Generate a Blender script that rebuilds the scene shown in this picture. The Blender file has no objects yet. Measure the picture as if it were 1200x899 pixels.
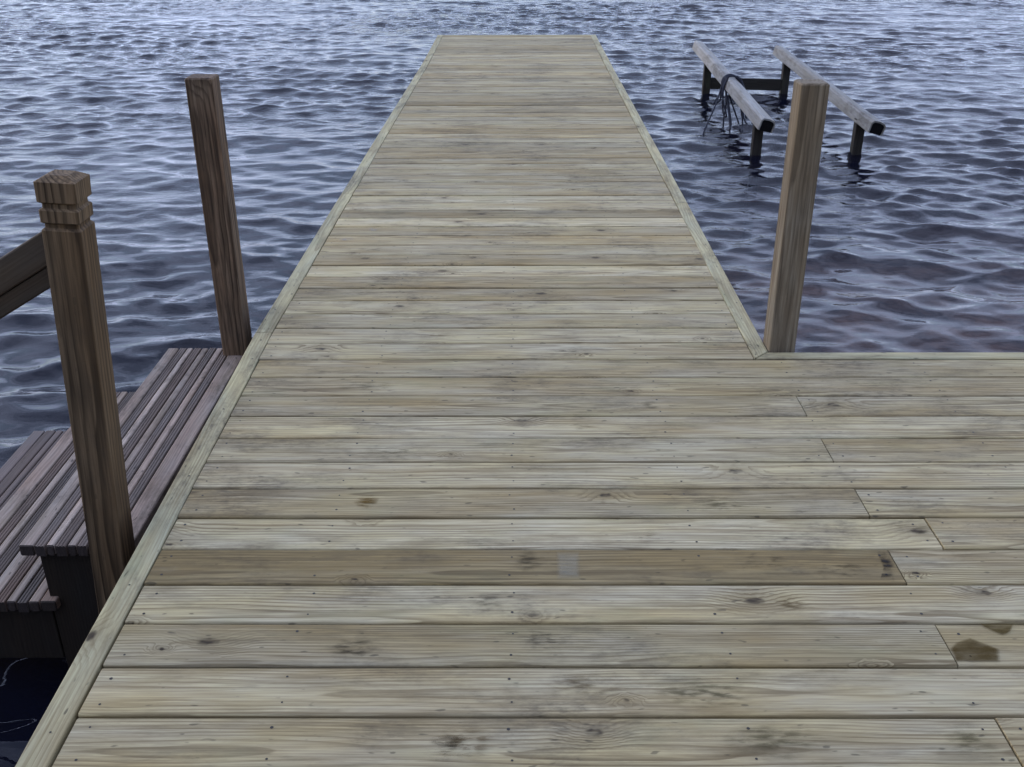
import bpy, bmesh, math, random
import numpy as np
from mathutils import Vector, Matrix
random.seed(11)
rng = np.random.default_rng(5)
S = bpy.context.scene
C = S.collection

# ------------------------------------------------------------------ camera
CAM_H = 1.4788
pit, yaw, rol = 0.4547, 0.0037, -0.0023
fw = Vector((-math.sin(yaw)*math.cos(pit), math.cos(yaw)*math.cos(pit), -math.sin(pit)))
rt = Vector((math.cos(yaw), math.sin(yaw), 0)); up = rt.cross(fw)
r2 = rt*math.cos(rol)+up*math.sin(rol); u2 = -rt*math.sin(rol)+up*math.cos(rol)
cam = bpy.data.objects.new('camera', bpy.data.cameras.new('camera')); C.objects.link(cam)
m = Matrix.Identity(4)
for i in range(3):
    m[i][0] = r2[i]; m[i][1] = u2[i]; m[i][2] = -fw[i]
m[2][3] = CAM_H
cam.matrix_world = m
cam.data.sensor_width = 36; cam.data.lens = 36*1176.1/1200
cam.data.clip_start = 0.05; cam.data.clip_end = 4000
S.camera = cam

# ------------------------------------------------------------------ sky, sun, exposure
SUN_EL, SUN_AZ = math.radians(14), math.radians(72)     # azimuth to the left of straight ahead (+Y)
W = bpy.data.worlds.new('World'); S.world = W; W.use_nodes = True
wn = W.node_tree; wn.nodes.clear()
def wnode(t, **k):
    n = wn.nodes.new(t)
    for a, b in k.items(): setattr(n, a, b)
    return n
sky = wnode('ShaderNodeTexSky'); sky.sky_type = 'NISHITA'; sky.sun_disc = False
sky.sun_elevation = SUN_EL; sky.sun_rotation = -SUN_AZ
sky.air_density = 1.0; sky.dust_density = 1.0; sky.ozone_density = 2.0
tc = wnode('ShaderNodeTexCoord'); mp = wnode('ShaderNodeMapping'); mp.inputs['Scale'].default_value = (1.2, 1.2, 4.0)
nz = wnode('ShaderNodeTexNoise'); nz.inputs['Scale'].default_value = 2.2; nz.inputs['Detail'].default_value = 5; nz.inputs['Roughness'].default_value = .55
mr = wnode('ShaderNodeMapRange'); mr.inputs['From Min'].default_value = .38; mr.inputs['From Max'].default_value = .64; mr.inputs['To Min'].default_value = .25; mr.inputs['To Max'].default_value = .88
mix = wnode('ShaderNodeMix', data_type='RGBA')
mix.inputs[7].default_value = (6.8, 7.8, 11.4, 1)         # cloud deck, same units as the sky
bg = wnode('ShaderNodeBackground'); bg.inputs['Strength'].default_value = 0.15
out = wnode('ShaderNodeOutputWorld')
L = wn.links.new
L(tc.outputs['Generated'], mp.inputs[0]); L(mp.outputs[0], nz.inputs['Vector']); L(nz.outputs[0], mr.inputs[0])
L(mr.outputs[0], mix.inputs[0]); L(sky.outputs[0], mix.inputs[6]); L(mix.outputs[2], bg.inputs[0]); L(bg.outputs[0], out.inputs[0])

sun = bpy.data.objects.new('sun', bpy.data.lights.new('sun', 'SUN')); C.objects.link(sun)
sun.data.energy = 0.5; sun.data.angle = math.radians(40); sun.data.color = (1, .93, .86)
sd = Vector((-math.sin(SUN_AZ)*math.cos(SUN_EL), math.cos(SUN_AZ)*math.cos(SUN_EL), math.sin(SUN_EL)))
sun.rotation_euler = (-sd).to_track_quat('-Z', 'Y').to_euler()
sun.location = (0, 0, 10)

S.render.engine = 'CYCLES'
S.cycles.max_bounces = 6; S.cycles.diffuse_bounces = 3; S.cycles.glossy_bounces = 3; S.cycles.transparent_max_bounces = 6
S.cycles.caustics_reflective = False; S.cycles.caustics_refractive = False
S.view_settings.view_transform = 'Standard'; S.view_settings.look = 'None'
S.view_settings.gamma = 1; S.view_settings.exposure = 0.43

# ------------------------------------------------------------------ node helper
class NT:
    def __init__(s, name):
        s.m = bpy.data.materials.new(name); s.m.use_nodes = True
        s.t = s.m.node_tree; s.t.nodes.clear()
    def n(s, t, **k):
        x = s.t.nodes.new(t)
        for a, b in k.items(): setattr(x, a, b)
        return x
    def put(s, sock, v):
        if v is None: return
        if isinstance(v, bpy.types.NodeSocket): s.t.links.new(v, sock)
        else: sock.default_value = v
    def math(s, op, a, b=None, c=None, clamp=False):
        x = s.n('ShaderNodeMath', operation=op, use_clamp=clamp)
        s.put(x.inputs[0], a); s.put(x.inputs[1], b); s.put(x.inputs[2], c)
        return x.outputs[0]
    def vmul(s, a, b):
        x = s.n('ShaderNodeVectorMath', operation='MULTIPLY'); s.put(x.inputs[0], a); s.put(x.inputs[1], b); return x.outputs[0]
    def vadd(s, a, b):
        x = s.n('ShaderNodeVectorMath', operation='ADD'); s.put(x.inputs[0], a); s.put(x.inputs[1], b); return x.outputs[0]
    def noise(s, v, scale=1, detail=3, rough=.5, dist=0, out=0):
        x = s.n('ShaderNodeTexNoise'); s.put(x.inputs['Vector'], v); x.inputs['Scale'].default_value = scale
        x.inputs['Detail'].default_value = detail; x.inputs['Roughness'].default_value = rough; x.inputs['Distortion'].default_value = dist
        return x.outputs[out]
    def rng(s, v, a, b, c=0., d=1., smooth=False):
        x = s.n('ShaderNodeMapRange'); s.put(x.inputs[0], v)
        if smooth: x.interpolation_type = 'SMOOTHSTEP'
        for i, q in enumerate((a, b, c, d)): x.inputs[1+i].default_value = q
        return x.outputs[0]
    def mix(s, f, a, b, mode='MIX'):
        x = s.n('ShaderNodeMix', data_type='RGBA', blend_type=mode); s.put(x.inputs[0], f); s.put(x.inputs[6], a); s.put(x.inputs[7], b)
        return x.outputs[2]
    def comb(s, x_, y_, z_):
        x = s.n('ShaderNodeCombineXYZ'); s.put(x.inputs[0], x_); s.put(x.inputs[1], y_); s.put(x.inputs[2], z_); return x.outputs[0]
    def sep(s, v):
        x = s.n('ShaderNodeSeparateXYZ'); s.put(x.inputs[0], v); return x.outputs
    def attr(s, name):
        x = s.n('ShaderNodeAttribute', attribute_type='OBJECT', attribute_name=name); return x.outputs['Fac']
    def bump(s, h, strength=.3, dist=.001, nrm=None):
        x = s.n('ShaderNodeBump'); s.put(x.inputs['Height'], h); x.inputs['Strength'].default_value = strength; x.inputs['Distance'].default_value = dist
        if nrm is not None: s.put(x.inputs['Normal'], nrm)
        return x.outputs[0]
    def principled(s, col, rough=.7, spec=.3, nrm=None, **kw):
        p = s.n('ShaderNodeBsdfPrincipled'); s.put(p.inputs['Base Color'], col); s.put(p.inputs['Roughness'], rough)
        s.put(p.inputs['Specular IOR Level'], spec)
        if nrm is not None: s.put(p.inputs['Normal'], nrm)
        for k, v in kw.items(): s.put(p.inputs[k], v)
        o = s.n('ShaderNodeOutputMaterial'); s.t.links.new(p.outputs[0], o.inputs[0]); return p
def rgb(r, g, b): return (r, g, b, 1)

# ------------------------------------------------------------------ wood: local x is the length of the piece
def wood(name, light, late, tan, ring=.0075, knots=.5, stain=.6, green=.0, rough=.72, ringamt=.55, gray=None, spec=.18, bumps=.6, warp=.02, fibamt=.42, blot=.0, fibf=200.):
    t = NT(name)
    co = t.n('ShaderNodeTexCoord').outputs['Object']
    rnd = t.n('ShaderNodeObjectInfo').outputs['Random']
    off = t.vmul(t.comb(rnd, rnd, rnd), (173., 0., 0.))
    pc = t.vadd(co, off)
    X, Y, Z = t.sep(co)
    # knots: sparse cells in (length, width)
    kc = t.vmul(pc, (2.0, 6.0, .0))
    vor = t.n('ShaderNodeTexVoronoi', voronoi_dimensions='2D'); t.put(vor.inputs['Vector'], kc); vor.inputs['Scale'].default_value = 1.0; vor.inputs['Randomness'].default_value = .9
    csel = t.math('GREATER_THAN', t.sep(vor.outputs['Color'])[0], 1-knots*.55)
    dvec = t.n('ShaderNodeVectorMath', operation='SUBTRACT'); t.put(dvec.inputs[0], kc); t.put(dvec.inputs[1], vor.outputs['Position'])
    dv = t.vmul(dvec.outputs[0], (1/2.0*.55, 1/6., 0.))
    ln = t.n('ShaderNodeVectorMath', operation='LENGTH'); t.put(ln.inputs[0], dv)
    kd = t.math('ADD', ln.outputs['Value'], t.math('MULTIPLY', t.math('SUBTRACT', t.noise(pc, 60, 1), .5), .012))
    kd = t.math('MULTIPLY', kd, t.rng(t.sep(vor.outputs['Color'])[1], 0, 1, .7, 2.2))
    halo = t.math('MULTIPLY', t.rng(kd, .0, .055, 1, 0, True), csel)
    core = t.math('MULTIPLY', t.rng(kd, .005, .013, 1, 0, True), csel)
    # growth rings cut lengthwise
    wv = t.math('SUBTRACT', t.noise(t.vmul(pc, (1.1, 4., 4.)), 1, 2, .5), .5)
    wv2 = t.math('SUBTRACT', t.noise(t.vmul(pc, (5., 26., 26.)), 1, 2, .55), .5)
    cy = t.math('MULTIPLY', t.math('SUBTRACT', t.math('FRACT', t.math('MULTIPLY', rnd, 7.31)), .5), .12)
    ty = t.math('SUBTRACT', Y, cy)
    rr = t.math('SQRT', t.math('ADD', t.math('MULTIPLY', ty, ty), t.math('POWER', t.math('ADD', t.math('MULTIPLY', Z, 1.), .035), 2.)))
    rr = t.math('ADD', rr, t.math('ADD', t.math('MULTIPLY', wv, warp*2.6), t.math('MULTIPLY', wv2, .0055)))
    rr = t.math('ADD', rr, t.math('MULTIPLY', halo, .026))
    ph = t.math('FRACT', t.math('DIVIDE', rr, t.rng(t.math('FRACT', t.math('MULTIPLY', rnd, 13.7)), 0, 1, ring*.75, ring*1.5)))
    lw = t.rng(ph, .35, .93, 0, 1, True)
    lw = t.math('MULTIPLY', lw, t.rng(ph, .93, 1., 1, 0))
    lw = t.math('MULTIPLY', lw, t.rng(t.noise(t.vmul(pc, (1.6, 14, 14)), 1, 1), .3, .65, .25, 1.))
    fib = t.noise(t.vmul(pc, (5., fibf, fibf)), 1, 2, .65)
    strk = t.noise(t.vmul(pc, (1.3, 55., 55.)), 1, 3, .65)
    blo = t.noise(t.vmul(pc, (2.2, 7., 7.)), 1, 3, .6)
    tone = t.attr('tone'); hue = t.attr('hue')
    g = gray if gray else light
    col = t.mix(t.rng(blo, .36, .62), light, g)
    tanf = t.math('ADD', t.rng(t.noise(t.vmul(t.vadd(pc, (9, 3, 1)), (1.4, 9., 9.)), 1, 3, .6), .42, .70, 0, .8), hue, clamp=True)
    col = t.mix(tanf, col, tan)
    col = t.mix(t.math('MULTIPLY', lw, ringamt), col, late)
    col = t.mix(t.rng(strk, .50, .74, 0, .55), col, late)
    col = t.mix(t.rng(fib, .34, .70, .0, fibamt), col, late)
    if green: col = t.mix(t.rng(t.noise(t.vmul(pc, (3., 8., 8.)), 1, 3, .6), .55, .72, 0, green), col, rgb(.16, .19, .10))
    # knots, smudges, specks
    col = t.mix(t.math('MULTIPLY', halo, .38), col, late)
    col = t.mix(t.math('MULTIPLY', core, t.rng(t.noise(t.vmul(pc, (30, 60, 60)), 1, 1), .35, .6, .35, .95)), col, rgb(.030, .020, .013))
    if blot:
        b1 = t.noise(t.vmul(t.vadd(pc, (14, 2, 6)), (2.6, 13., 13.)), 1, 5, .72, .2)
        col = t.mix(t.rng(b1, .50, .62, 0, blot), col, rgb(.150, .112, .060))
        b2 = t.noise(t.vmul(t.vadd(pc, (31, 5, 1)), (3.4, 17., 17.)), 1, 5, .74, .2)
        col = t.mix(t.rng(b2, .55, .63, 0, blot*.8), col, rgb(.105, .086, .056))
        col = t.mix(t.rng(b2, .44, .32, 0, blot*.35), col, rgb(.50, .47, .35))
    if stain:
        s1 = t.noise(t.vmul(t.vadd(pc, (4, 8, 2)), (3.2, 6.5, 6.5)), 1, 6, .70)
        s2 = t.noise(t.vmul(pc, (22, 60, 60)), 1, 3, .75)
        wp = t.n('ShaderNodeNewGeometry').outputs['Position']
        area = t.rng(t.noise(t.vmul(wp, (1.3, 1.0, 1.)), 1, 1, .6), .36, .62, -.07, .10)
        s1 = t.math('ADD', s1, area)
        sm = t.math('MULTIPLY', t.rng(s1, .53, .68, 0, 1), t.rng(s2, .36, .66, .15, 1))
        col = t.mix(t.math('MULTIPLY', sm, stain), col, rgb(.060, .048, .036))
        sp = t.rng(t.noise(t.vmul(pc, (24, 66, 66)), 1, 1), .70, .76, 0, .85)
        col = t.mix(t.math('MULTIPLY', sp, stain), col, rgb(.03, .026, .022))
        # dark checks along the grain
        ck = t.math('MULTIPLY', t.rng(t.noise(t.vmul(pc, (2.4, 170, 170)), 1, 2), .70, .76, 0, .75), t.rng(blo, .5, .62))
        col = t.mix(ck, col, rgb(.045, .036, .028))
    mulc = t.n('ShaderNodeVectorMath', operation='SCALE'); t.put(mulc.inputs[0], col); t.put(mulc.inputs['Scale'], t.math('ADD', tone, 1.0))
    h = t.math('ADD', t.math('MULTIPLY', fib, .5), t.math('MULTIPLY', strk, .8))
    nrm = t.bump(h, bumps, .0012)
    t.principled(mulc.outputs[0], t.rng(blo, .3, .7, rough-.08, rough+.08), spec, nrm)
    return t.m

M = {}
M['deck'] = wood('deck_pine', rgb(.53, .447, .245), rgb(.118, .080, .037), rgb(.39, .285, .125), gray=rgb(.52, .460, .310), knots=.6, stain=.62, green=.20, ringamt=.70, blot=.30, fibamt=.5)
M['trim'] = wood('trim_pine', rgb(.50, .44, .245), rgb(.17, .125, .06), rgb(.33, .255, .125), gray=rgb(.40, .38, .25), knots=.35, stain=.7, green=.35, ringamt=.55, blot=.25)
M['post_red'] = wood('post_brown', rgb(.255, .158, .092), rgb(.032, .019, .011), rgb(.21, .122, .06), ring=.011, knots=.4, stain=.3, ringamt=.85, gray=rgb(.235, .172, .115), bumps=1., warp=.012, fibamt=.85, fibf=110.)
M['post_tan'] = wood('post_tan', rgb(.25, .196, .128), rgb(.064, .046, .029), rgb(.205, .15, .088), ring=.009, knots=.2, stain=.2, ringamt=.6, gray=rgb(.28, .245, .185), warp=.012, fibamt=.65, fibf=120.)
M['newel'] = wood('newel_brown', rgb(.195, .126, .066), rgb(.021, .013, .007), rgb(.17, .10, .046), ring=.013, knots=.45, stain=.3, ringamt=.85, gray=rgb(.195, .136, .080), bumps=1., warp=.015, fibamt=.6, fibf=120.)
M['rail'] = wood('rail_brown', rgb(.105, .075, .045), rgb(.045, .030, .018), rgb(.095, .060, .034), knots=.2, stain=.3, gray=rgb(.075, .064, .052))
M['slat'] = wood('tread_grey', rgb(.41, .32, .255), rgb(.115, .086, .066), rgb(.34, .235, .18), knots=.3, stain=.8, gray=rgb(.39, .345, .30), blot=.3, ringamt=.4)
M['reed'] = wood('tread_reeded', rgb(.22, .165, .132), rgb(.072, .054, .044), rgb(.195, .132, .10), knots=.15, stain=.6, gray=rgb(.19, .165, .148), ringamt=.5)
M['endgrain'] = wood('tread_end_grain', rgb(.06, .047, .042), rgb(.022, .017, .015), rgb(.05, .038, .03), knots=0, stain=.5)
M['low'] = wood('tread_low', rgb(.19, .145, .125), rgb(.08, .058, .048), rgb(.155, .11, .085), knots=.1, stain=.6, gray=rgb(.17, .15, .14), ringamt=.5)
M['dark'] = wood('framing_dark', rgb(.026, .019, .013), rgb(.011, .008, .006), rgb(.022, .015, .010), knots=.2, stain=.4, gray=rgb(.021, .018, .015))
M['bunk'] = wood('bunk_grey', rgb(.34, .33, .305), rgb(.13, .12, .11), rgb(.26, .24, .20), knots=.0, stain=.8, gray=rgb(.38, .375, .36), blot=.25, ringamt=.2, rough=.6)
M['pile'] = wood('pile_dark', rgb(.10, .085, .07), rgb(.03, .026, .022), rgb(.07, .06, .045), knots=.1, stain=.6, green=.4, gray=rgb(.09, .085, .075))
def flat(name, col, rough=.6, spec=.4):
    t = NT(name); n = t.noise(t.n('ShaderNodeTexCoord').outputs['Object'], 60, 3)
    t.principled(t.mix(n, col, tuple(c*.6 for c in col[:3])+(1,)), rough, spec); return t.m
M['screw'] = flat('screw_steel', rgb(.035, .028, .022), .5)
M['black_fill'] = flat('fill_black', rgb(.010, .009, .010), .9, .1)
M['rope'] = flat('rope_navy', rgb(.012, .014, .03), .7)

# ------------------------------------------------------------------ builders
def tagt(o, label, cat, group=None):
    o['label'] = label; o['category'] = cat
    if group: o['group'] = group
    return o
def thing(name, label, cat, loc, group=None):
    e = bpy.data.objects.new(name, None); C.objects.link(e); e.location = loc; e.empty_display_size = .2
    return tagt(e, label, cat, group)
def link(name, verts, faces, mat, parent=None, mw=None, tone=None, hue=None, smooth=False):
    me = bpy.data.meshes.new(name); me.from_pydata([tuple(v) for v in verts], [], faces); me.update()
    me.materials.append(M[mat] if isinstance(mat, str) else mat)
    if smooth: me.polygons.foreach_set('use_smooth', [True]*len(me.polygons))
    o = bpy.data.objects.new(name, me); C.objects.link(o)
    if parent is not None:
        o.parent = parent; o.matrix_parent_inverse = Matrix.Translation(-parent.location) if parent.type == 'EMPTY' else parent.matrix_basis.inverted()
    if mw is not None: o.matrix_basis = mw
    o['tone'] = float(random.uniform(-.08, .08) if tone is None else tone)
    o['hue'] = float(random.uniform(-.15, .12) if hue is None else hue)
    return o
def frame(A, B, upv=(0, 0, 1)):
    A, B = Vector(A), Vector(B); x = (B-A).normalized(); z = Vector(upv); z = (z - x*z.dot(x)).normalized(); y = z.cross(x)
    mm = Matrix.Identity(4)
    for i in range(3): mm[i][0] = x[i]; mm[i][1] = y[i]; mm[i][2] = z[i]; mm[i][3] = A[i]
    return mm, (B-A).length
def rings_mesh(rings, close=True):
    n = len(rings[0]); v = [p for r in rings for p in r]; f = []
    for k in range(len(rings)-1):
        for i in range(n): j = (i+1) % n; f.append((k*n+i, k*n+j, (k+1)*n+j, (k+1)*n+i))
    f.append(tuple(range(n))[::-1]); f.append(tuple((len(rings)-1)*n+i for i in range(n)))
    return v, f
def ring(x, hw, z0, z1, c, sx0=0., wob=0.):
    # chamfered rectangle in the y,z plane; sx0 shears the end (mitre)
    pts = [(-hw+c, z0), (hw-c, z0), (hw, z0+c), (hw, z1-c), (hw-c*.35, z1-c*.35), (hw-c, z1), (-hw+c, z1), (-hw+c*.35, z1-c*.35), (-hw, z1-c), (-hw, z0+c)]
    return [(x+sx0*p[0], p[0]+wob, p[1]) for p in pts]
def beam(name, parent, A, B, w, t, mat, top=True, c=.003, upv=(0, 0, 1), mit=(0, 0), tone=None, hue=None, segs=1, bow=0., endc=None):
    """timber from A to B: local x length, y width, z thickness; A and B on its top face when top, else on its axis"""
    mw, Ln = frame(A, B, upv); z0, z1 = (-t, 0.) if top else (-t/2, t/2)
    e = c if endc is None else endc
    R = [ring(0, w/2-e*.7, z0+e*.7, z1-e*.7, c, mit[0])] if e else []
    R.append(ring(e, w/2, z0, z1, c, mit[0]))
    ph = random.uniform(0, 6.28)
    for k in range(1, segs):
        x = Ln*k/segs; R.append(ring(x, w/2, z0, z1, c, 0, bow*math.sin(ph+3.5*k/segs)))
    R.append(ring(Ln-e, w/2, z0, z1, c, mit[1]))
    if e: R.append(ring(Ln, w/2-e*.7, z0+e*.7, z1-e*.7, c, mit[1]))
    v, f = rings_mesh(R)
    return link(name, v, f, mat, parent, mw, tone, hue)

# ------------------------------------------------------------------ the lake
WZ = -0.71
def waves():
    N = 260
    lam = np.exp(rng.uniform(np.log(.075), np.log(2.2), N)); k = 2*np.pi/lam
    ang = rng.normal(0, 1, N)*np.where(lam > .5, .30, .54) + np.radians(-8)
    # travel towards -Y
    kx = k*np.sin(ang); ky = -k*np.cos(ang)
    sl = np.exp(-.5*((np.log(lam)-np.log(.31))/.88)**2)
    sl = sl*np.abs(rng.normal(1, .3, N)); sl *= .165*math.sqrt(2)/np.sqrt((sl**2).sum())
    return kx.astype(np.float32), ky.astype(np.float32), (sl/k).astype(np.float32), rng.uniform(0, 6.283, N).astype(np.float32), k.astype(np.float32), lam
def gust(x, y):
    g = np.sin(.55*x+.8*np.sin(.31*y+1.))+np.sin(.9*y-.35*x+2.)+np.sin(.43*x+.62*y+.5)
    return 1+.16*g
def build_water():
    D = [-3.]
    while D[-1] < 30: D.append(D[-1]+(.10 if D[-1] < 1.2 else .020+max(0, D[-1]-7)*.0019))
    D = np.array(D, np.float32); nx = 700
    u = np.linspace(-1, 1, nx, dtype=np.float32)
    half = 4.2+np.maximum(D, 0)*.50
    Xg = (u[None, :]*half[:, None]).astype(np.float32); Yg = np.repeat(D[:, None], nx, 1)
    kx, ky, a, ph, k, lam = waves()
    Hh = np.zeros_like(Xg); dX = np.zeros_like(Xg); dY = np.zeros_like(Xg)
    gs = gust(Xg, Yg).astype(np.float32)
    for i in range(len(k)):
        t = kx[i]*Xg+ky[i]*Yg+ph[i]; am = a[i]*(gs if lam[i] < .6 else 1.)
        Hh += am*np.cos(t); s_ = np.sin(t)*am*.85/k[i]
        dX -= s_*kx[i]; dY -= s_*ky[i]
    fade = np.clip((1-np.abs(u))/.05, 0, 1)[None, :]*np.clip((30-D)/2., 0, 1)[:, None]*np.clip((D+3)/.5, 0, 1)[:, None]
    P = np.stack([Xg+dX*fade, Yg+dY*fade, WZ+Hh*fade], -1).reshape(-1, 3)
    nr = len(D); idx = np.arange(nr*nx).reshape(nr, nx)
    q = np.stack([idx[:-1, :-1], idx[:-1, 1:], idx[1:, 1:], idx[1:, :-1]], -1).reshape(-1, 4)
    # plain skirt out to the horizon
    Rr = 2500.
    base = len(P)
    o4 = np.array([[-Rr, -3, WZ], [Rr, -3, WZ], [Rr, Rr, WZ], [-Rr, Rr, WZ]], np.float32)
    P = np.concatenate([P, o4])
    me = bpy.data.meshes.new('lake_water')
    left = idx[:, 0].tolist(); right = idx[:, -1].tolist(); top = idx[-1, :].tolist()
    polys = q.tolist()
    polys.append([base, left[0]]+left[1:]+[base+3])
    polys.append([right[0], base+1, base+2]+right[::-1][:-1])
    polys.append([base+3]+top+[base+2])
    me.from_pydata(P.tolist(), [], polys); me.update()
    me.polygons.foreach_set('use_smooth', [True]*len(me.polygons))
    t = NT('lake_water')
    pos = t.n('ShaderNodeNewGeometry').outputs['Position']
    n1 = t.noise(t.vmul(pos, (8., 17., 9.)), 1, 3, .6)
    patch = t.rng(t.noise(t.vmul(pos, (.22, .35, .2)), 1, 2), .35, .65, .25, 1.)
    dist = t.rng(t.sep(pos)[1], 6., 20., .18, 1.2)
    nrm = t.bump(t.math('MULTIPLY', n1, t.math('MULTIPLY', patch, dist)), .75, .03)
    fr = t.n('ShaderNodeFresnel'); fr.inputs['IOR'].default_value = 1.333; t.put(fr.inputs['Normal'], nrm)
    gl = t.n('ShaderNodeBsdfGlossy'); gl.inputs['Roughness'].default_value = .04; t.put(gl.inputs['Normal'], nrm); gl.inputs['Color'].default_value = (1, 1, 1, 1)
    tr = t.n('ShaderNodeBsdfTransparent'); tr.inputs['Color'].default_value = (.95, .85, .80, 1)
    df = t.n('ShaderNodeBsdfDiffuse'); df.inputs['Color'].default_value = (.007, .010, .025, 1)       # murk in the water
    body = t.n('ShaderNodeMixShader'); body.inputs[0].default_value = .42; t.put(body.inputs[1], tr.outputs[0]); t.put(body.inputs[2], df.outputs[0])
    mx = t.n('ShaderNodeMixShader'); t.put(mx.inputs[0], fr.outputs[0]); t.put(mx.inputs[1], body.outputs[0]); t.put(mx.inputs[2], gl.outputs[0])
    o = t.n('ShaderNodeOutputMaterial'); t.t.links.new(mx.outputs[0], o.inputs['Surface'])
    me.materials.append(t.m)
    ob = bpy.data.objects.new('lake_water', me); C.objects.link(ob); ob['kind'] = 'structure'
build_water()

def build_bed():
    # bank behind the deck, shallow shelf, then falling away
    xs = np.concatenate([[-2500, -300, -60], np.linspace(-20, 20, 81), [60, 300, 2500]])
    ys = np.concatenate([[-2500, -300, -60, -25, -14, -9], np.linspace(-6, 24, 76), [60, 300, 2500]])
    V = []; F = []
    for y in ys:
        for x in xs:
            zz = -1.12-.055*max(0, y-2)-.10*max(0, -x-0.5)*(1 if y > -3 else .3)
            zz = max(zz, -3.2)+.05*math.sin(x*1.3+.7*y)+.04*math.sin(2.1*y-x*.8)
            if y < -2: zz = max(zz, -1.1+(-2-y)*.32)
            if y < -14: zz = 2.6+min(1., (-14-y)*.05)+.2*math.sin(x*.3)
            V.append((x, y, zz))
    n = len(xs)
    for j in range(len(ys)-1):
        for i in range(n-1): F.append((j*n+i, j*n+i+1, (j+1)*n+i+1, (j+1)*n+i))
    t = NT('lake_bed'); co = t.n('ShaderNodeNewGeometry').outputs['Position']
    a = t.noise(co, 2.2, 6, .6); b = t.noise(co, 9, 4, .6)
    vo = t.n('ShaderNodeTexVoronoi'); t.put(vo.inputs['Vector'], co); vo.inputs['Scale'].default_value = 3.2
    col = t.mix(t.rng(a, .38, .62), rgb(.07, .055, .05), rgb(.42, .26, .17))
    col = t.mix(t.rng(b, .45, .65, 0, .6), col, rgb(.12, .085, .07))
    col = t.mix(t.rng(vo.outputs['Distance'], .1, .35, .4, 0), col, rgb(.40, .30, .24))
    px, py, pz = t.sep(co)
    silt_dim = t.math('ADD', t.rng(py, 5., 11., 0, 1, True), t.rng(px, .6, -.6, 0, 1, True), clamp=True)      # sand on the right shelf; dark silt beyond stands in for light lost underwater
    col = t.mix(silt_dim, col, rgb(.020, .018, .018))
    t.principled(col, .9, .1, t.bump(a, .5, .05))
    o = link('lake_bed', V, F, t.m, smooth=True); o['kind'] = 'structure'
    for k in ('tone', 'hue'): del o[k]
build_bed()

# ------------------------------------------------------------------ the dock
def interp(tab, y):
    return float(np.interp(y, [a for a, b in tab], [b for a, b in tab]))
LO = [(-2, -.935), (1.38, -.940), (1.8, -.947), (2.2, -.957), (3.1, -.966), (3.4, -.975), (3.7, -.971), (5.3, -.953), (10.1, -.897), (12.24, -.897)]
RO = [(3.2, .905), (4.2, .911), (10, .921), (12.24, .934)]
TW = .062; PT = .1425; Y0 = 1.5108; YE = Y0+12*PT      # YE: near edge of the cross trim
YF = 12.225                                            # far end of the pier
XR = 3.6                                               # platform runs on to the right of the picture
dock = thing('wooden_dock', 'long pale pine plank dock running straight out over the lake', 'dock', (0, 1.5, WZ))
lin = lambda y: interp(LO, y)+TW
rin = lambda y: interp(RO, y)-TW
# look of the nearer boards, counted from the row Y0..Y0+PT upward: (tone, hue)
LOOK = {-1: (-.03, .0), 0: (.05, -.05), 1: (-.16, .0), 2: (.06, -.15), 3: (-.26, .75), 4: (.14, -.35), 5: (-.10, .12), 6: (.08, -.2), 7: (-.02, -.25),
        8: (.08, -.1), 9: (-.07, .05), 10: (-.05, .12), 11: (-.02, .1), 12: (.05, -.1), 13: (.07, -.2), 14: (-.02, .0), 15: (.10, -.25), 16: (-.05, .15), 17: (-.04, .2)}
# butt joints of the platform rows
JOINT = {-1: .955, 1: .942, 3: .932, 4: 1.075, 5: .935, 7: .920, 9: .917}
screws = []
rows = []
k = -24
while True:
    ya = Y0+k*PT; yb = ya+PT
    if ya > YF-.08: break
    rows.append((k, ya, min(yb, YF-TW)))
    k += 1
board_at = {}
for k, ya, yb in rows:
    if yb-ya < .05: continue
    gap = random.uniform(.0045, .0080); w = yb-ya-gap; yc = (ya+yb)/2+random.uniform(-.0006, .0006)
    tone, hue = LOOK.get(k, (random.gauss(0, .15), random.gauss(-.02, .28)))
    x0 = lin(yc)+.003
    plat = ya < YE-.01
    cuts = [x0, rin(yc)-.003] if not plat else [x0, XR]
    if plat:
        j = JOINT.get(k) if k >= -1 else (.93 if k % 2 else None)
        cuts = [x0, j, XR] if j else [x0, 2.15+random.uniform(-.02, .02), XR]
    for q in range(len(cuts)-1):
        a, b = cuts[q]+(.0018 if q else 0), cuts[q+1]-(.0012 if q < len(cuts)-2 else 0)
        dz = random.uniform(-.0020, .0012)
        o = beam('deck_board', dock, (a, yc, dz), (b, yc+random.uniform(-.0008, .0008), dz+random.uniform(-.0008, .0008)), w, .028, 'deck',
                 c=.0045, tone=tone if q == 0 else tone*.3+random.uniform(-.05, .03), hue=hue if q == 0 else random.uniform(-.1, .2), segs=5, bow=.0006, endc=.0012)
        if q == 0: board_at[k] = o
        lines = [a+.034, b-.034]
        jx = -.48
        while jx < b-.15:
            if jx > a+.15: lines.append(jx)
            jx += .47
        for s in lines:
            for e in (-1, 1):
                if random.random() < .93: screws.append((s+random.uniform(-.007, .007), yc+e*(w/2-.030)+random.uniform(-.005, .005), dz))
yy = -1.8
while yy < 12.1:
    screws.append((interp(LO, yy)+TW/2+random.uniform(-.012, .012), yy, .0022))
    if yy > YE+.2: screws.append((interp(RO, yy)-TW/2+random.uniform(-.012, .012), yy+.07, .0022))
    yy += random.uniform(.3, .5)
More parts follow.
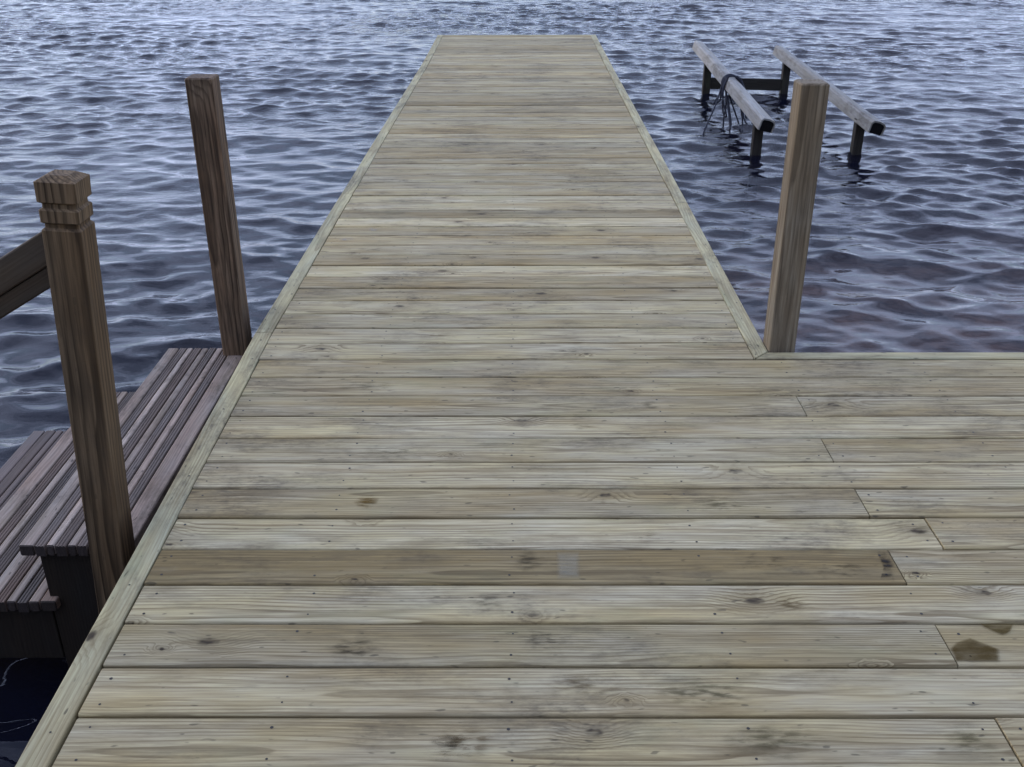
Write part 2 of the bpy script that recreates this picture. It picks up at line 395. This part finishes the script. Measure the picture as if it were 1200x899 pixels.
# screw heads: countless small dark dots
V, F = [], []
for x, y, z in screws:
    r = random.uniform(.0024, .0038); b = len(V)
    V += [(x+r*math.cos(t*math.pi/3.5), y+r*math.sin(t*math.pi/3.5), z+.0006) for t in range(7)]; F.append(tuple(range(b, b+7)))
o = link('screw_heads', V, F, 'screw', dock, Matrix.Identity(4)); o['kind'] = 'stuff'

# border boards laid end to end along the left side
def trim_run(tab, side, ys, z=.0015, mits=None):
    for i in range(len(ys)-1):
        y0, y1 = ys[i]+.0015, ys[i+1]-.0015
        xa = interp(tab, y0)+side*TW/2; xb = interp(tab, y1)+side*TW/2
        mt = mits[i] if mits else (0, 0)
        beam('trim_board', dock, (xa, y0, z), (xb, y1, z), TW, .030, 'trim', mit=mt, segs=6, bow=.0012, tone=random.uniform(.04, .16), hue=random.uniform(-.35, .0))
trim_run(LO, 1, [-1.9, 1.05, 3.46, 5.4, 7.75, 10.1, 12.16+TW])
trim_run(RO, -1, [YE+TW/2, 5.2, 7.05, 9.6, 12.16+TW], mits=[(-1, 0), (0, 0), (0, 0), (0, 0)])
beam('trim_board', dock, (interp(RO, 3.2)-TW/2, YE+.001+TW/2-.004, .0012), (XR, YE+TW/2-.004, .0012), TW-.008, .030, 'trim', mit=(1, 0), segs=4, tone=.12, hue=-.25)
beam('trim_board', dock, (lin(12.2)+.002, YF-TW/2, .001), (rin(12.2)-.002, YF-TW/2, .001), TW, .030, 'trim', segs=3, tone=.02)

# framing below: rim joists, joists, piles
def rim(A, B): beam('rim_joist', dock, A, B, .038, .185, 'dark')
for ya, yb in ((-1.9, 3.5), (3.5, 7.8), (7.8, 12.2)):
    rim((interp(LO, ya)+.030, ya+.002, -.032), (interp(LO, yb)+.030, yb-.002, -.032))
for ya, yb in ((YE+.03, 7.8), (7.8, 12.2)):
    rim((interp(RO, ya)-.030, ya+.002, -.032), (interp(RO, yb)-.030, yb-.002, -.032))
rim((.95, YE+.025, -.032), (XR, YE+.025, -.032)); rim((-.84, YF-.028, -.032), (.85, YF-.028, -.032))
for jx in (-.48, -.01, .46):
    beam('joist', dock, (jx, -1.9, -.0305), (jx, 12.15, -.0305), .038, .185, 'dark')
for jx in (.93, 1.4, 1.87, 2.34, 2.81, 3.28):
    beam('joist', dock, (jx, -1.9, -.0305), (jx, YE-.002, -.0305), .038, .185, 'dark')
for y in (-1.2, 1.1, 4.6, 7.0, 9.4, 11.9):
    for s in (-1, 1):
        x = (lin(y)+.03) if s < 0 else ((rin(y)-.03) if y > 3.3 else 3.2)
        beam('pile', dock, (x, y, -2.6), (x, y, -.22), .12, .12, 'pile', top=False, upv=(0, 1, 0), c=.02)

# flat stains soaked into single boards
def stain(parent, pts, col, alpha, name='stain', soft=0., feather=.9):
    t = NT('stain'); co = t.n('ShaderNodeNewGeometry').outputs['Position']
    n = t.noise(t.vmul(co, (20, 90, 40)), 1, 4, .6)
    d = t.n('ShaderNodeBsdfPrincipled'); t.put(d.inputs['Base Color'], t.mix(n, col, tuple(c*.6 for c in col[:3])+(1,))); d.inputs['Roughness'].default_value = .9; d.inputs['Specular IOR Level'].default_value = .08
    tr = t.n('ShaderNodeBsdfTransparent'); mx = t.n('ShaderNodeMixShader')
    va = t.n('ShaderNodeAttribute', attribute_name='edge').outputs['Fac']
    t.put(mx.inputs[0], t.math('MULTIPLY', va, t.rng(n, .40, .62, alpha-soft, alpha+soft))); t.put(mx.inputs[1], tr.outputs[0]); t.put(mx.inputs[2], d.outputs[0])
    o = t.n('ShaderNodeOutputMaterial'); t.t.links.new(mx.outputs[0], o.inputs[0])
    z = .0022; n = len(pts)
    c = (sum(p[0] for p in pts)/n, sum(p[1] for p in pts)/n, 0)
    V = [(p[0]-c[0], p[1]-c[1], z) for p in pts]+[((p[0]-c[0])*feather, (p[1]-c[1])*feather, z) for p in pts]
    F = [(i, (i+1) % n, n+(i+1) % n, n+i) for i in range(n)]+[tuple(range(n, 2*n))]
    ob = link(name, V, F, t.m, parent, Matrix.Translation(c))
    at = ob.data.attributes.new('edge', 'FLOAT', 'POINT'); at.data.foreach_set('value', [0.]*n+[1.]*n)
    return ob
stain(board_at[1], [(.944, 1.710), (.938, 1.668), (1.036, 1.666), (1.052, 1.707), (1.002, 1.745), (.965, 1.730)], rgb(.095, .060, .016), .66, soft=.20, feather=.84)
stain(board_at[1], [(1.040, 1.7905), (1.120, 1.7905), (1.100, 1.764), (1.078, 1.752), (1.055, 1.772)][::-1], rgb(.105, .070, .020), .62, soft=.20, feather=.84)
stain(board_at[3], [(.098, 1.950), (.156, 1.950), (.161, 2.068), (.101, 2.068)], rgb(.46, .42, .31), .36, soft=.10, feather=.6)
stain(board_at[3], [(.868, 1.945), (.905, 1.945), (.927, 2.01), (.921, 2.07), (.900, 2.07), (.895, 2.0)], rgb(.03, .028, .03), .5, soft=.45, feather=.4)
stain(board_at[5], [(-.44, 2.292), (-.425, 2.263), (-.395, 2.258), (-.372, 2.275), (-.368, 2.315), (-.39, 2.332), (-.425, 2.322)], rgb(.17, .10, .025), .5, soft=.5, feather=.35)

def smudge(k, x, y, rx, ry, col, alpha, soft):
    ry = min(ry, .064)
    y = min(max(y, Y0+k*PT+ry+.006), Y0+(k+1)*PT-ry-.006)
    pts = [(x+rx*random.uniform(.7, 1.15)*math.cos(a*math.pi/7), y+ry*random.uniform(.75, 1.)*math.sin(a*math.pi/7)) for a in range(14)]
    stain(board_at[k], pts, col, alpha*.6, soft=soft*.75, feather=.25)
DK, BR, OL = rgb(.035, .028, .022), rgb(.12, .07, .025), rgb(.10, .085, .04)
for a in ((-1, -.10, 1.44, .085, .060, BR, .35, .6), (-1, -.13, 1.43, .05, .05, DK, .2, .6), (1, -.358, 1.69, .06, .05, DK, .30, .6), (1, .067, 1.74, .06, .05, DK, .25, .6),
          (-1, .50, 1.46, .12, .06, OL, .35, .6), (0, .40, 1.57, .14, .05, OL, .25, .55), (4, .34, 2.13, .05, .04, BR, .25, .5), (2, .64, 1.86, .06, .04, BR, .25, .5),
          (2, -.07, 1.87, .05, .045, DK, .2, .5), (4, 1.03, 2.18, .05, .05, OL, .25, .6), (8, .20, 2.72, .04, .03, DK, .25, .5), (3, .62, 2.03, .07, .05, DK, .15, .6), (3, .80, 1.99, .09, .04, DK, .20, .6),
          (3, .03, 2.03, .05, .05, DK, .2, .6), (-1, .88, 1.46, .07, .06, OL, .25, .6), (20, -.66, 4.44, .08, .03, OL, .3, .5), (21, -.80, 4.58, .05, .04, rgb(.5, .5, .48), .3, .5),
          (22, -.70, 4.74, .05, .04, rgb(.5, .5, .48), .3, .5), (0, .15, 1.60, .12, .05, BR, .15, .45), (5, .55, 2.28, .10, .05, OL, .2, .5), (7, -.35, 2.56, .09, .05, OL, .2, .5),
          (9, .45, 2.86, .10, .05, DK, .12, .45), (10, -.5, 3.0, .12, .05, OL, .2, .5), (12, .2, 3.28, .10, .05, DK, .12, .5), (13, -.3, 3.43, .1, .05, BR, .15, .5)):
    smudge(*a)

# ------------------------------------------------------------------ posts
def post(label, base, top, mat, zb, w=.089, yawd=0, tone=0.):
    e = thing('wooden_post', label, 'post', base)
    A = Vector(base); B = Vector(top); d = (B-A).normalized(); A2 = A+d*((zb-A.z)/d.z)
    upv = (math.sin(math.radians(yawd)), -math.cos(math.radians(yawd)), 0)
    mw, Ln = frame(A2, B, upv); c = .006
    R = [ring(0, w/2, -w/2, w/2, c)]
    for k in range(1, 8): R.append(ring(Ln*k/8, w/2+random.uniform(-.0006, .0006), -w/2, w/2, c))
    R += [ring(Ln-.005, w/2, -w/2, w/2, c), ring(Ln, w/2-.005, -w/2+.005, w/2-.005, c)]
    v, f = rings_mesh(R); link('shaft', v, f, mat, e, mw, tone, 0.)
    return e
post('plain tan square post at the inner corner of the dock', (.9085+.047, 3.2852+.047, 0), (.9085+.047, 3.2852+.047, .9318), 'post_tan', -2.2, tone=.12, w=.094)
post('dark reddish brown square post at the far end of the side steps', (-1.162+.049, 3.6255+.053, -.16), (-1.162+.049, 3.6255+.053, .897), 'post_red', -2.2, yawd=0, w=.098)

# ------------------------------------------------------------------ steps at the left side
steps = thing('dock_steps', 'weathered grey wooden steps leading down from the left dock side to the water', 'steps', (-1.5, 3.0, WZ))
YN, YFS = 2.335, 3.705
def slat(x0, x1, z, kind, tone, ya=YN, yb=YFS, th=.036):
    w = x1-x0-.0045; xc = (x0+x1)/2; mat = {'l': 'slat', 'r': 'reed', 'p': 'low'}[kind]
    mw, Ln = frame((xc, ya, z), (xc, yb, z))
    if kind == 'r':
        n = max(3, round(w/.0095)); prof = [(-w/2, -th)]; prof2 = []
        g = w/n
        for i in range(n):
            a = -w/2+i*g
            prof2 += [(a+g*.10, -.0034), (a+g*.28, -.0012), (a+g*.72, -.0012), (a+g*.90, -.0034)]
        pts = [(w/2, -th)]+prof2[::-1]+[(-w/2, -th)]
        R = [[(x, p[0], p[1]) for p in pts] for x in (0, Ln)]
        v, f = rings_mesh([r[::-1] for r in R])
        o = link('tread_slat', v, f, mat, steps, mw, tone, random.uniform(-.35, .45))
    else: o = beam('tread_slat', steps, (xc, ya, z), (xc, yb, z), w, th, mat, c=.004, tone=tone+random.uniform(-.16, .16), hue=random.uniform(-.4, .45))
    o.data.materials.append(M['endgrain'])
    for p in o.data.polygons:
        if abs(p.normal.x) > .3: p.material_index = 1
    return o
Z1, Z2, Z3 = -.170, -.368, -.550
def tread(xs, kinds, z, tones, ya=YN, yb=YFS):
    for i, kd in enumerate(kinds): slat(xs[i], xs[i+1], z+random.uniform(-.0012, .0012), kd, tones[i], ya, yb)
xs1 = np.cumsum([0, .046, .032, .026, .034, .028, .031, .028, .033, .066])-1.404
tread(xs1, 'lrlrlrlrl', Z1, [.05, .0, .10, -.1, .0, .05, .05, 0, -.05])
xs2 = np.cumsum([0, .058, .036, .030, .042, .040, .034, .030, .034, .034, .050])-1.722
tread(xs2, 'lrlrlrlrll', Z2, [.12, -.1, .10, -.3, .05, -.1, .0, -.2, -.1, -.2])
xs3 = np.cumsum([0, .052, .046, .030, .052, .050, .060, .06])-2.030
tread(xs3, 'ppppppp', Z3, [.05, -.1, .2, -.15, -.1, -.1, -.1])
# stringers and end panels under the treads
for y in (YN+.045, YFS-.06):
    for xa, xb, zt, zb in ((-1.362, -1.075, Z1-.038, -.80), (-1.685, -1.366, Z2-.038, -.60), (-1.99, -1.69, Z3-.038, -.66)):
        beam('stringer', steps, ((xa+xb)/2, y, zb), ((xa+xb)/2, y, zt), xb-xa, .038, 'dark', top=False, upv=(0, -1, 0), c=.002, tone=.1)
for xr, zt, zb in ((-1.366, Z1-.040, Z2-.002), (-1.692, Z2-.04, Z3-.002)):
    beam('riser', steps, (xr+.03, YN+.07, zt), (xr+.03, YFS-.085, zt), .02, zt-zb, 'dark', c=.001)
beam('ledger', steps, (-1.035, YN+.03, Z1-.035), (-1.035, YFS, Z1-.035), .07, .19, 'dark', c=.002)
for y in (YN+.12, YFS-.12):
    beam('support_leg', steps, (-1.95, y, -2.2), (-1.95, y, Z3-.04), .089, .089, 'pile', top=False, upv=(0, 1, 0), c=.004)

# ------------------------------------------------------------------ railing with newel
rail = thing('stair_railing', 'dark brown stair railing sloping down from a notched newel post beside the steps', 'railing', (-1.1, 2.25, -.3))
def newel(base, top, mat, parent, zb):
    A, B = Vector(base), Vector(top); d = (B-A).normalized(); A2 = A+d*((zb-A.z)/d.z); mw, Ln = frame(A2, B, (0, -1, 0))
    hw = .0450; c = .004; R = []
    for s in np.linspace(0, Ln-.125, 8): R.append(ring(float(s), hw, -hw, hw, c))
    R += [ring(Ln-.119, hw-.0065, -hw+.0065, hw-.0065, c), ring(Ln-.110, hw-.0065, -hw+.0065, hw-.0065, c), ring(Ln-.106, hw, -hw, hw, c)]
    n1 = len(R)
    v, f = rings_mesh(R); body = link('newel_post', v, f, mat, parent, mw, 0., 0.)
    R = [ring(Ln-.1055, hw-.0005, -hw+.0005, hw-.0005, c), ring(Ln-.078, hw, -hw, hw, c), ring(Ln-.073, hw-.0065, -hw+.0065, hw-.0065, c), ring(Ln-.063, hw-.0065, -hw+.0065, hw-.0065, c), ring(Ln-.058, hw+.001, -hw-.001, hw+.001, c),
         ring(Ln-.012, hw+.001, -hw-.001, hw+.001, .002), ring(Ln, hw-.021, -hw+.021, hw-.021, .002)]
    v, f = rings_mesh(R); mi = mw.copy(); cap = link('cap', v, f, mat, parent, mi, .15, 0.)
    cap.parent = body; cap.matrix_parent_inverse = body.matrix_basis.inverted()
    # cap keeps its world place: parent chain carries the railing's own offset
    cap.matrix_parent_inverse = (body.matrix_parent_inverse @ body.matrix_basis).inverted() @ Matrix.Translation(-parent.location)
    return body
newel((-1.098, 2.255, -.14), (-1.031, 2.255, .910), 'newel', rail, -1.6)
newel((-2.20, 2.255, -.9), (-2.20, 2.255, .26), 'newel', rail, -2.2)
sl = (.764-.695)/(1.217-1.099)
def rl(xa, xb, ztop_at, w, y, t, tone):
    za = ztop_at+(xa+1.099)*sl; zb = ztop_at+(xb+1.099)*sl
    cs = 1/math.sqrt(1+sl*sl)
    n = Vector((-sl, 0, 1)).normalized()*(-w/2)
    beam('handrail', rail, (xa+n.x, y, za+n.z), (xb+n.x, y, zb+n.z), w, t, 'rail', top=False, upv=(0, -1, 0), c=.004, tone=tone)
rl(-2.17, -1.075, .775, .071, 2.262, .040, .1)
rl(-2.17, -1.078, .775-.0725/math.cos(math.atan(sl)), .044, 2.264, .034, -.1)

# ------------------------------------------------------------------ boat cradle out in the water
cradle = thing('boat_cradle', 'grey boat bunks on short dark posts standing in the lake', 'boat bunks', (2.75, 10.8, WZ))
def bunk(A, B, tone):
    mw, Ln = frame(A, B, (.30, 0, 1))
    th = .012
    # y is to the left of travel when looking along +x: outer profile of an upside-down trough
    outer = [(.066, -.100), (.068, -.012), (.052, .010), (.0, .016), (-.050, .008), (-.068, -.016), (-.066, -.095)]
    inner = [(.054, -.100), (.056, -.018), (.044, -.004), (.0, .002), (-.043, -.005), (-.056, -.021), (-.054, -.095)]
    prof = outer+inner[::-1]
    R = []
    for k in range(9):
        x = Ln*k/8; R.append([(x, p[0]+.002*math.sin(k*1.7), p[1]+.002*math.sin(k*2.3+1)) for p in prof])
    n = len(prof); v = [p for r in R for p in r]; f = []
    for k in range(len(R)-1):
        for i in range(n): j = (i+1) % n; f.append((k*n+j, k*n+i, (k+1)*n+i, (k+1)*n+j))
    h = len(outer)
    for base, flip in ((0, 0), ((len(R)-1)*n, 1)):
        for i in range(h-1):
            q = [base+i, base+i+1, base+n-2-i, base+n-1-i]; f.append(tuple(q[::-1] if flip else q))
    o = link('bunk_rail', v, f, 'bunk', cradle, mw, tone)
    core = [(y*.985, z*.985-.0006) for y, z in inner]
    R = [[(x, y, z) for y, z in core] for x in (.006, Ln-.006)]
    v, f = rings_mesh([r[::-1] for r in R]); link('bunk_fill', v, f, 'black_fill', cradle, mw)  # black filling makes the open trough ends dark inside
    return o
bunk((2.262, 9.06, -.352), (2.335, 13.3, -.225), .08)
bunk((3.205, 8.94, -.352), (3.262, 12.9, -.235), -.12)
def cpost(x, y, zt): beam('bunk_post', cradle, (x, y, -2.8), (x, y, zt), .085, .085, 'pile', top=False, upv=(0, -1, 0), c=.005, tone=-.45)
cpost(2.235, 9.33, -.385); cpost(3.165, 9.34, -.385); cpost(2.29, 12.38, -.295); cpost(3.225, 12.38, -.29)
beam('cross_beam', cradle, (2.335, 12.36, -.505), (3.18, 12.36, -.525), .040, .13, 'pile', c=.004, tone=-.5)
beam('cross_beam', cradle, (2.28, 9.36, -1.0), (3.12, 9.36, -1.0), .040, .16, 'pile', c=.004)

def tube(paths, r, name, mat, parent=None, nseg=6):
    V, F = [], []
    for P in paths:
        P = [Vector(p) for p in P]; base = len(V)
        for i, p in enumerate(P):
            d = (P[min(i+1, len(P)-1)]-P[max(i-1, 0)]).normalized(); a = d.orthogonal().normalized() if i == 0 else (a-d*a.dot(d)).normalized(); b = d.cross(a)
            V += [p+(a*math.cos(t*2*math.pi/nseg)+b*math.sin(t*2*math.pi/nseg))*r for t in range(nseg)]
        for i in range(len(P)-1):
            for t in range(nseg):
                u_ = (t+1) % nseg; F.append((base+i*nseg+t, base+i*nseg+u_, base+(i+1)*nseg+u_, base+(i+1)*nseg+t))
    return link(name, V, F, mat, parent, smooth=True)
def spline(pts, n=8):
    P = [Vector(p) for p in pts]; o = []
    for i in range(len(P)-1):
        p0, p1, p2, p3 = P[max(i-1, 0)], P[i], P[i+1], P[min(i+2, len(P)-1)]
        for k in range(n):
            t = k/n; o.append(.5*((2*p1)+(p2-p0)*t+(2*p0-5*p1+4*p2-p3)*t*t+(-p0+3*p1-3*p2+p3)*t**3))
    return o+[P[-1]]
by = 10.9
bx = 2.262+(by-9.06)*.0172; bz = -.352+(by-9.06)*.03
paths = []
for dy, s in ((0, 1.0), (.06, 1.05), (.13, 1.0), (-.05, 1.08)):
    loop = []
    for t in range(15):
        a = t/14*2*math.pi+.6
        loop.append((bx+.090*s*math.cos(a)-.01, by+dy+.05*math.sin(a*1.0+dy*9), bz-.040+.075*s*math.sin(a)))
    paths.append(spline(loop, 4))
for ox, oy, dx, dy in ((-.085, -.03, -.02, -.2), (-.085, .05, .05, -.45), (-.08, .1, -.36, -.9), (.08, .0, .02, -.25), (-.07, .0, .14, -.3), (.085, .06, .16, -.3), (-.085, .02, .0, -.6)):
    a = (bx+ox, by+oy, bz-.02); z1 = WZ-.08
    paths.append(spline([(a[0]*1-ox*.3, a[1], bz+.028), a, (a[0]+dx*.35+random.uniform(-.02, .02), a[1]+dy*.4, bz-.2), (a[0]+dx*.8, a[1]+dy*.8, bz-.38), (a[0]+dx, a[1]+dy, z1)], 7))
for q in range(4):
    sx = -.10 if q % 2 else .10; yy = by+random.uniform(-.12, .16)
    lo_ = bz-random.uniform(.16, .40)
    paths.append(spline([(bx+sx*.7, yy, bz+.02), (bx+sx*1.1, yy-.03, bz-.08), (bx+sx*1.2+random.uniform(-.06, .06), yy-.12, lo_), (bx+sx*1.5+random.uniform(-.08, .08), yy-.2, lo_-.02), (bx+sx*1.25, yy-.06, bz-.12), (bx+sx*.75, yy+.05, bz+.02)], 8))
paths.append(spline([(bx+.08, by-.1, bz-.1), (bx+.10, by-.25, bz-.35), (bx+.18, by-.3, bz-.42), (bx+.16, by-.2, bz-.25), (bx+.085, by-.05, bz-.02)], 8))
rp = tube(paths, .0085, 'mooring_rope', 'rope')
tagt(rp, 'dark navy rope wound round a boat bunk and trailing into the water', 'rope')
for o in (rp,):
    for k in ('tone', 'hue'):
        if k in o: del o[k]

# ------------------------------------------------------------------ unseen woods added behind the deck to block skylight
def added_wood():
    N = 40000
    tx = rng.uniform(-32, 32, 46); ty = rng.uniform(-15, -6.0, 46); th = rng.uniform(10, 16, 46); tr_ = rng.uniform(1.6, 3.0, 46)
    i = rng.integers(0, 46, N); u = rng.uniform(0, 1, N)**.8; a = rng.uniform(0, 6.283, N)
    r = tr_[i]*np.sqrt(rng.uniform(.15, 1, N))*(1.05-u*.75)
    P = np.stack([tx[i]+r*np.cos(a), ty[i]+r*np.sin(a), -.2+u*th[i]], 1)
    d1 = rng.normal(0, 1, (N, 3)); d1 /= np.linalg.norm(d1, axis=1)[:, None]; d2 = np.cross(d1, rng.normal(0, 1, (N, 3))); d2 /= np.linalg.norm(d2, axis=1)[:, None]
    sz = rng.uniform(.16, .42, N)[:, None]
    V = np.stack([P-d1*sz, P+d2*sz*.5, P+d1*sz, P-d2*sz*.5], 1).reshape(-1, 3)
    F = np.arange(4*N).reshape(-1, 4)
    t = NT('added_leaves'); n = t.noise(t.n('ShaderNodeNewGeometry').outputs['Position'], .8, 3)
    t.principled(t.mix(n, rgb(.03, .05, .016), rgb(.07, .09, .03)), .8, .2)
    o = link('added_woods', V.tolist(), F.tolist(), t.m); o['kind'] = 'stuff'; o['label'] = 'dense dark green woods added out of view behind the dock for shade'; o['category'] = 'woods'
    for k in ('tone', 'hue'): del o[k]
added_wood()
